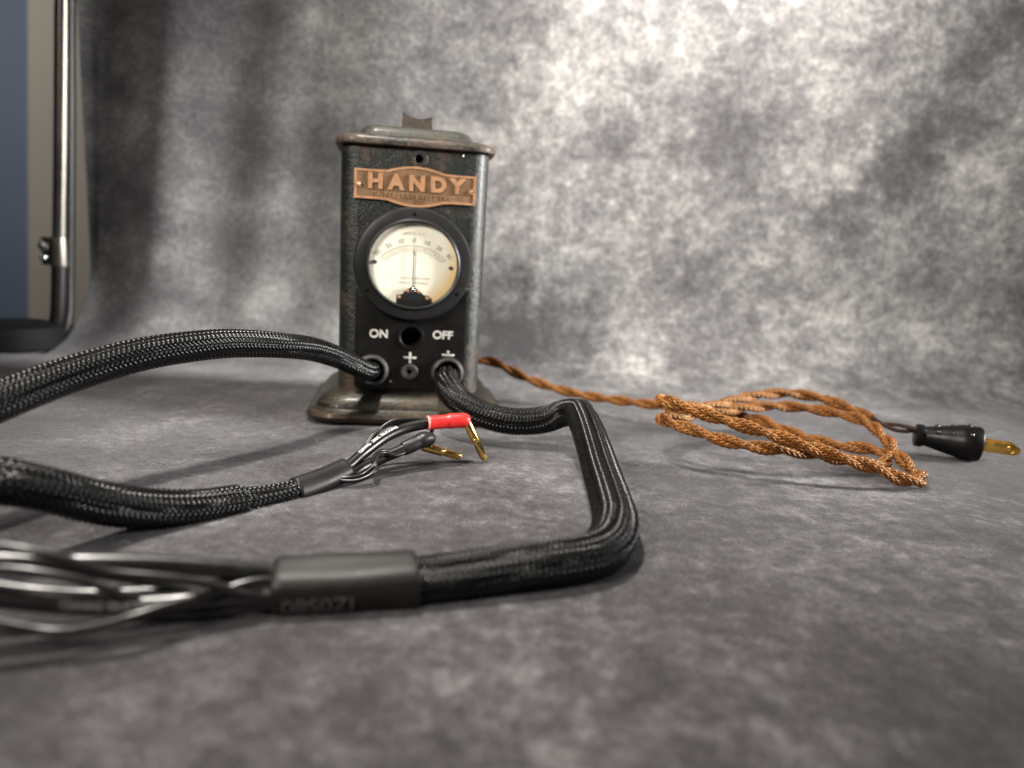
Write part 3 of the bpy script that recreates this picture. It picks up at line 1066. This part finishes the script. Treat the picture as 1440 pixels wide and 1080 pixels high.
def bullet(parent, p0, p1, r):
    """right-angle gold bullet plug: square-shouldered barrel, collar and sprung tip"""
    ax = (p1 - p0)
    L = ax.length
    ax.normalize()
    b = link('bullet_plug', lathe('bullet_plug', [(r * 0.9, -0.001), (r, 0.0), (r, L * 0.44), (r * 1.08, L * 0.45), (r * 1.08, L * 0.49), (r * 0.80, L * 0.50), (r * 0.72, L * 0.53), (r * 0.72, L * 0.55)], p0, ax, 32, True), M['gold'], parent)
    link('spring_tip', lathe('spring_tip', [(r * 0.62, L * 0.53), (r * 0.78, L * 0.56), (r * 0.84, L * 0.62), (r * 0.86, L * 0.75), (r * 0.84, L * 0.93), (r * 0.70, L * 0.985), (r * 0.3, L)], p0, ax, 32, False, True), M['gold'], b)
    u = ax.orthogonal().normalized()
    v = ax.cross(u)
    for k in range(3):   # slots of the sprung sleeve
        a = k * math.pi / 1.5 + 0.35
        d = u * math.cos(a) + v * math.sin(a)
        sd = ax.cross(d)
        Vv, n_ = [], 10
        for i in range(n_ + 1):
            f = 0.56 + 0.36 * i / n_
            rr = np.interp(f, [0.53, 0.56, 0.62, 0.75, 0.93], [0.62, 0.78, 0.84, 0.86, 0.84]) * r + 0.00010
            for sg in (-1, 1):
                Vv.append(p0 + ax * (L * f) + d * rr + sd * sg * 0.00016)
        Ff = [(2 * i, 2 * i + 1, 2 * i + 3, 2 * i + 2) for i in range(n_)]
        link('slot', mesh_from('slot', Vv, Ff, False), M['core'], b)
    return b


# red sleeve over the elbow
rp = Path([at(602, 595, 0.4135), at(615, 594, 0.4155), at(635, 592, 0.4185), at(650, 591, 0.4205), at(660, 592, 0.4220)])
rr_f = lambda s, th: np.interp(s, [0, 0.0008, 0.004, 0.011, 0.0125, 0.020, rp.L - 0.0025, rp.L - 0.0008, rp.L], [0.0037, 0.0041, 0.0040, 0.0040, 0.0044, 0.0043, 0.0042, 0.0036, 0.0026])
rs_ = link('red_heat_shrink', tube_me('red_heat_shrink', rp, rr_f, 32, 0.0006), M['red'], CA)
link('shrink_lip', lathe('shrink_lip', [(0.0034, -0.0006), (0.0042, -0.0006), (0.0043, 0.0002), (0.0041, 0.0006)], Vector(rp.p[0]), Vector(rp.T[0]), 32), M['red_edge'], rs_)
bullet(CA, at(655.5, 592, 0.4205), at(682, 646.5, 0.4225), 0.0026)
# black sleeve with its bullet lying almost flat
bp = Path([at(566, 632, 0.3955), at(578, 627, 0.3985), at(590, 621, 0.402), at(600, 617, 0.405), at(606, 621, 0.408)])
br_f = lambda s, th: np.interp(s, [0, 0.001, 0.006, 0.010, 0.013, bp.L - 0.002, bp.L], [0.0036, 0.0039, 0.0041, 0.0040, 0.0046, 0.0044, 0.0030]) * (1 + 0.04 * np.cos(3 * th + 200 * s))
link('black_heat_shrink', tube_me('black_heat_shrink', bp, br_f, 32, 0.0006), M['shrink'], CA)
bullet(CA, at(596, 628, 0.4065), at(648, 642.5, 0.4140), 0.0026)

# --- cable bending right and forward
B_ = [dev(GX[1] - 0.0003, PY + 0.002, GZ - 0.0008), dev(GX[1] - 0.0008, PY - 0.008, GZ - 0.0025), at(628, 541, 0.490), at(643, 561, 0.478), at(675, 581, 0.469), at(718, 592, 0.465), at(765, 590, 0.464),
      at(792, 581, 0.460), at(812, 580, 0.447), at(822, 594, 0.425), at(834, 628, 0.390), at(846, 668, 0.357), at(858, 706, 0.327), at(865, 741, 0.300), at(854, 769, 0.281), at(828, 783, 0.270),
      at(780, 791, 0.262), at(720, 799, 0.256), at(650, 809, 0.249), at(580, 817, 0.243), at(500, 822, 0.238), at(430, 826, 0.234), at(385, 828, 0.232)]
pb = Path(B_)
ref = np.array(at(578, 817, 0.243))
S_SH2 = pb.s[np.argmin(np.linalg.norm(pb.p - ref, axis=1))]
Lb = pb.L
rsB = (np.array([0, 0.012, 0.04, 0.10, 0.16, 0.24, 0.30, S_SH2 - 0.05, S_SH2, Lb]), np.array([0.0068, 0.0070, 0.0080, 0.0084, 0.0082, 0.0086, 0.0089, 0.0086, 0.0078, 0.0078]))
rfB = lobes(0.0083, 0.085, 7, 3.0, 11, rsB, 0.05, math.pi / 2)
CB = thing('sleeved_cable', 'black braided cable bending right then forward to bare wires in the near left foreground', 'cable', (0, 0, 0))
sleeved(CB, pb, rfB, 0.0, S_SH2 + 0.004, 24, 0.0022)
sh2 = lambda s, th: 0.0094 / (np.abs(np.cos(th + 0.25)) ** 3.2 + np.abs(np.sin(th + 0.25)) ** 3.2) ** (1 / 3.2) * (1 + 0.03 * np.cos(3 * th + 25 * s) + 0.012 * np.sin(210 * s + 2 * th) + 0.010 * np.sin(97 * s - 3 * th + 1)) * np.interp(s, [S_SH2 - 0.003, S_SH2, Lb - 0.002, Lb], [0.96, 1.0, 1.0, 0.93])
hs2 = link('heat_shrink', tube_me('heat_shrink', pb, sh2, 48, 0.0012, S_SH2 - 0.002, Lb), M['shrink_matte'], CB)
wrap_text('shrink_print', '08S0ZI', pb, (S_SH2 + Lb) / 2 + 0.008, R(-104), 0.0103, 0.0080, M['print_dim'], hs2, -1, 1, 0.0001)


def fw(name, pts, r, mat, seg=16):
    # pulled clear of the table if a control point dips below its own radius
    q = []
    for x, y, d in pts:
        v = at(x, y, d)
        v.z = max(v.z, r + 0.0008)
        q.append(v)
    return wire(name, q, r, M['glossy_wire'], CB, seg)


fw('wire', [(410, 812, 0.236), (380, 806, 0.234), (320, 800, 0.228), (230, 794, 0.220), (140, 792, 0.212), (60, 792, 0.206), (-20, 790, 0.200), (-120, 800, 0.194)], 0.0031, M['silicone'])
w2_, p2_ = fw('wire', [(410, 836, 0.230), (380, 838, 0.226), (310, 842, 0.220), (220, 850, 0.213), (130, 852, 0.206), (50, 846, 0.201), (-30, 838, 0.196), (-120, 830, 0.190)], 0.0031, M['silicone'])
wrap_text('wire_print', '12AWG SILICONE', p2_, p2_.L * 0.52, R(-70), 0.00318, 0.0034, M['print_grey'], w2_, -1, 1, 0.00004)
fw('wire', [(410, 826, 0.233), (370, 824, 0.231), (300, 826, 0.226), (220, 834, 0.222), (130, 838, 0.216), (50, 834, 0.210), (-40, 822, 0.206), (-120, 810, 0.2)], 0.0028, M['silicone'])
fw('balance_wire', [(410, 836, 0.228), (380, 839, 0.224), (340, 834, 0.2195), (290, 820, 0.2155), (220, 811, 0.210), (150, 804, 0.205), (90, 786, 0.200), (40, 774, 0.197), (-10, 767, 0.195), (-120, 760, 0.19)], 0.0014, M['silicone'])
fw('balance_wire', [(410, 822, 0.229), (380, 816, 0.2265), (345, 820, 0.2225), (318, 829, 0.219), (285, 839, 0.2145), (240, 850, 0.208), (190, 866, 0.201), (130, 882, 0.196), (70, 888, 0.1925), (20, 880, 0.190), (-30, 868, 0.188), (-120, 850, 0.185)], 0.0014, M['silicone'])
fw('balance_wire', [(410, 845, 0.228), (370, 852, 0.224), (300, 860, 0.219), (240, 862, 0.214), (180, 840, 0.209), (120, 818, 0.205), (60, 806, 0.201), (0, 800, 0.198), (-120, 806, 0.192)], 0.0014, M['silicone'])
fw('balance_wire', [(410, 830, 0.229), (360, 842, 0.225), (300, 836, 0.2215), (240, 824, 0.218), (160, 812, 0.212), (90, 800, 0.207), (30, 788, 0.204), (-30, 782, 0.2), (-120, 780, 0.195)], 0.0014, M['silicone'])

# ------------------------------------------------------------------ power cord
CO = [dev(0.030, HD - 0.004, 0.030), dev(0.040, HD + 0.004, 0.0300), at(690, 508, 0.622), at(730, 527, 0.615), at(780, 546, 0.605), at(840, 559, 0.595), at(895, 566, 0.580), at(940, 572, 0.566),
      at(1000, 580, 0.548), at(1060, 588, 0.528), at(1115, 609, 0.503), at(1175, 626, 0.482), at(1228, 632, 0.470), at(1249, 642, 0.458), at(1240, 654, 0.448),
      at(1195, 648, 0.440), at(1130, 636, 0.433), at(1075, 630, 0.431), at(1020, 620, 0.436), at(970, 603, 0.445), at(938, 593, 0.457), at(930, 588, 0.472), at(955, 586, 0.490),
      at(1005, 580, 0.512), at(1060, 572, 0.528), at(1115, 572, 0.533), at(1170, 580, 0.525), at(1215, 592, 0.508), at(1245, 616, 0.480), at(1268, 645, 0.452), at(1287, 664, 0.437), at(1296, 674, 0.426), at(1288, 680, 0.4165), at(1266, 673, 0.413),
      at(1240, 662, 0.413), at(1185, 644, 0.412), at(1130, 626, 0.414), at(1065, 605, 0.419), at(1000, 585, 0.426), at(945, 566, 0.437), at(929, 563, 0.455), at(955, 571, 0.480),
      at(1000, 572, 0.508), at(1045, 560, 0.532), at(1100, 553, 0.546), at(1150, 559, 0.545), at(1200, 576, 0.533), at(1238, 595, 0.520), at(1265, 602, 0.512), at(1300, 606, 0.505)]
CO = [Vector((v.x, v.y, max(v.z, 0.0052))) for v in CO]
pc = Path(CO, 0.0008)
CORD = thing('power_cord', 'twisted copper-coloured cloth power cord in a loose coil with black plug', 'power cord', (0, 0, 0))
TW = 0.046
SEP, SR = 0.00195, 0.0021
for i in range(2):
    ang = 2 * np.pi * pc.s / TW + np.pi * i
    H = pc.p + SEP * (pc.N * np.cos(ang)[:, None] + pc.B * np.sin(ang)[:, None])
    S_END = int(len(H) * 0.985)
    hp = path_from_points(H, 0.0006)
    st = link('cord_strand', braid_me('cord_strand', hp, lambda s, th: np.full_like(s, SR), 6, 0.0040, 0.00112, 0.00036, 0.00085, 5, 0.0, hp.L - 0.036), M['cord'], CORD)
    link('strand_core', tube_me('strand_core', hp, SR - 0.00065, 14, 0.002), M['cord_core'], st)
# black plug
q0, q1 = at(1290, 604, 0.507), at(1380, 613, 0.494)
q0.z = 0.0140
q1.z = 0.0125
pax = (q1 - q0)
PLn = pax.length
pax.normalize()
plug = link('plug', lathe('plug', [(0.0060, -0.0015), (0.0078, -0.0008), (0.0080, 0.0030), (0.0068, 0.0050), (0.0074, 0.0085), (0.0090, 0.0150), (0.0101, 0.0200), (0.0106, 0.0230), (0.0116, 0.0260), (0.0120, 0.0290), (0.0120, PLn - 0.0012), (0.0112, PLn)], q0, pax, 48, True, True), M['bakelite'], CORD)
side = Vector((0, 0, 1)).cross(pax).normalized()     # towards +y or -y
if side.y > 0:
    side = -side
upv = pax.cross(side)
if upv.z < 0:
    upv = -upv
for f, rr in ((0.30, 0.0085), (0.53, 0.0098), (0.80, 0.0120)):
    for a in (38, 95, 165):
        d = (side * math.cos(R(a)) + upv * math.sin(R(a))).normalized()
        c = q0 + pax * (PLn * f) + d * (rr - 0.0007)
        link('grip_bump', lathe('grip_bump', [(0.0017, 0.0), (0.0015, 0.0009), (0.0009, 0.0015), (0.0002, 0.0018)], c, d, 16, False, True), M['grip'], plug)
for sgn in (1, -1):
    c0 = q1 + side * (0.0050 * sgn) + upv * 0.0005
    L_, Hh, th = 0.0225, 0.0036, 0.0008
    V, F = [], []
    prof = [(0, -Hh), (0, Hh), (L_ - 0.004, Hh), (L_ - 0.0012, Hh * 0.72), (L_, Hh * 0.25), (L_, -Hh * 0.25), (L_ - 0.0012, -Hh * 0.72), (L_ - 0.004, -Hh)]
    for sd in (1, -1):
        for a, b_ in prof:
            V.append(c0 + pax * a + upv * b_ + side * (th * sd))
    n_ = len(prof)
    F = [tuple(range(n_)), tuple(range(2 * n_ - 1, n_ - 1, -1))] + [(i, n_ + i, n_ + (i + 1) % n_, (i + 1) % n_) for i in range(n_)]
    me = mesh_from('blade', V, F, False)
    bm = bmesh.new()
    bm.from_mesh(me)
    bmesh.ops.recalc_face_normals(bm, faces=bm.faces)
    bm.to_mesh(me)
    bm.free()
    bevel_mesh(me, 0.00018, 2)
    smooth_by_angle(me)
    bl_ = link('blade', me, M['brass'], plug)
    if sgn == 1:
        hc = c0 + pax * (L_ - 0.0058) + side * (th + 0.00002)
        link('blade_dimple', lathe('blade_dimple', [(0.0027, 0.0), (0.0024, 0.0004), (0.0020, 0.0001), (0.0010, 0.0003), (0.0002, 0.0004)], hc, side, 24, False, True), M['brass'], plug)

# ------------------------------------------------------------------ backdrop stand at the left
SD = 0.760
s_top = at(88, -60, SD)
s_mid = at(84, 352, SD)
s_bot = at(82, 452, SD)
STD = thing('backdrop_stand', 'metal backdrop stand with clamp and black bent foot at the left edge', 'stand', (s_mid.x, SD, 0.0))


def sub(v):
    return Vector(v) - STD.location


def stube(name, pts, r, mat, parent, seg=24):
    p = Path([sub(v) for v in pts], 0.002, up=(0, 1, 0))
    return link(name, tube_me(name, p, r, seg, 0.004), mat, parent)


high = Vector(s_mid) + (Vector(s_top) - Vector(s_mid)) * 2.6
stube('upper_tube', [high, s_top, at(86, 200, SD), s_mid], 0.0068, M['chrome'], STD)
rb = [high + Vector((0.0125, 0.006, 0)), at(99, -60, SD + 0.006), at(98, 200, SD + 0.006), at(97, 400, SD + 0.006), at(96, 440, SD + 0.004), at(90, 466, SD), at(72, 484, SD - 0.004), at(40, 492, SD - 0.006), at(-60, 486, SD - 0.006)]
stube('black_frame', rb, 0.0052, M['black_tube'], STD)
stube('lower_tube', [at(84, 366, SD), at(83, 420, SD), at(80, 455, SD), at(70, 474, SD)], 0.0075, M['black_tube'], STD)
cl = link('clamp', lathe('clamp', [(0.0070, -0.001), (0.0092, 0.0), (0.0095, 0.004), (0.0095, 0.024), (0.0092, 0.028), (0.0070, 0.029)], sub(at(84, 374, SD)), (0, 0, 1), 32), M['chrome'], STD)
link('clamp_ear', box_me('clamp_ear', tuple(sub(at(62, 372, SD)) + Vector((0, -0.004, 0))), tuple(sub(at(78, 334, SD)) + Vector((0, 0.004, 0))), 0.001), M['black_tube'], STD)
for py, r in ((346, 0.0062), (363, 0.0042)):
    c = sub(at(64, py, SD - 0.004))
    link('clamp_screw', lathe('clamp_screw', [(r, -0.004), (r, 0.002), (r * 0.8, 0.0045), (r * 0.4, 0.006), (r * 0.05, 0.0063)], c, (-0.1, -1, 0.25), 24, False, True), M['steel'], STD)
ft = at(20, 468, SD - 0.02)
fb = sub((ft.x, ft.y, 0.0))
link('foot', lathe('foot', [(0.040, 0.0), (0.046, 0.002), (0.047, ft.z - 0.010), (0.044, ft.z + 0.008), (0.030, ft.z + 0.012), (0.0005, ft.z + 0.013)], fb, (0, 0, 1), 40, True, True), M['dark_rubber'], STD)

# ------------------------------------------------------------------ nap and lint on the cloth
NF = 70000
x = rng.uniform(-0.30, 0.42, NF)
y = 0.20 + 0.42 * rng.uniform(0, 1, NF) ** 1.2
ln = rng.uniform(0.0005, 0.0013, NF)
az = rng.uniform(0, 2 * np.pi, NF)
el = rng.uniform(0.1, 0.7, NF)
dx, dy, dz = np.cos(az) * np.cos(el) * ln, np.sin(az) * np.cos(el) * ln, np.sin(el) * ln
wd = 0.00003
px_, py_ = -np.sin(az) * wd, np.cos(az) * wd
z0 = np.array([cloth_point(a, b_).z for a, b_ in zip(x, y)])
Vn = np.stack([np.stack([x - px_, y - py_, z0], 1), np.stack([x + px_, y + py_, z0], 1), np.stack([x + dx, y + dy, z0 + dz], 1)], 1).reshape(-1, 3)
Tn = np.arange(NF * 3).reshape(-1, 3)
nap = link('cloth_nap', fast_quads('cloth_nap', Vn, Tn), M['fuzz'])
nap['kind'] = 'stuff'
nap['label'] = 'short grey nap of fibres standing up from the cloth'
nap['category'] = 'fibres'

Vl, Ql = [], []
off = 0
for k in range(70):
    if k < 26:
        c = at(random.uniform(860, 1000), random.uniform(640, 800), 0.3)
    else:
        c = at(random.uniform(60, 1200), random.uniform(610, 860), 0.3)
    d = Vector((c.x, c.y, c.z - CAM_H))
    t = -CAM_H / d.z
    gx, gy_ = d.x * t, d.y * t
    a = random.uniform(0, 6.28)
    m_ = random.randint(8, 16)
    L_ = random.uniform(0.003, 0.010)
    pts = []
    P0 = Vector((gx, gy_, 0.0010))
    for i in range(m_):
        a += random.uniform(-0.5, 0.5)
        P0 = P0 + Vector((math.cos(a), math.sin(a), 0)) * (L_ / m_)
        pts.append(Vector((P0.x, P0.y, 0.0016 + 0.0012 * math.sin(i * 0.7 + k))))
    pp = path_from_points(np.array([tuple(p) for p in pts]), L_ / m_ / 2)
    nn = len(pp.s)
    th = np.arange(4) * np.pi / 2
    Vv = pp.p[:, None, :] + 0.000035 * (pp.N[:, None, :] * np.cos(th)[None, :, None] + pp.B[:, None, :] * np.sin(th)[None, :, None])
    Vl.append(Vv.reshape(-1, 3))
    i = np.arange(nn - 1)[:, None] * 4 + off
    j = np.arange(4)[None, :]
    j2 = (j + 1) % 4
    Ql.append(np.stack([i + j, i + j2, i + 4 + j2, i + 4 + j], -1).reshape(-1, 4))
    off += nn * 4
li = link('lint', fast_quads('lint', np.vstack(Vl), np.vstack(Ql)), M['lint'])
li['kind'] = 'stuff'
li['label'] = 'scattered pale lint fibres lying on the cloth'
li['category'] = 'lint'
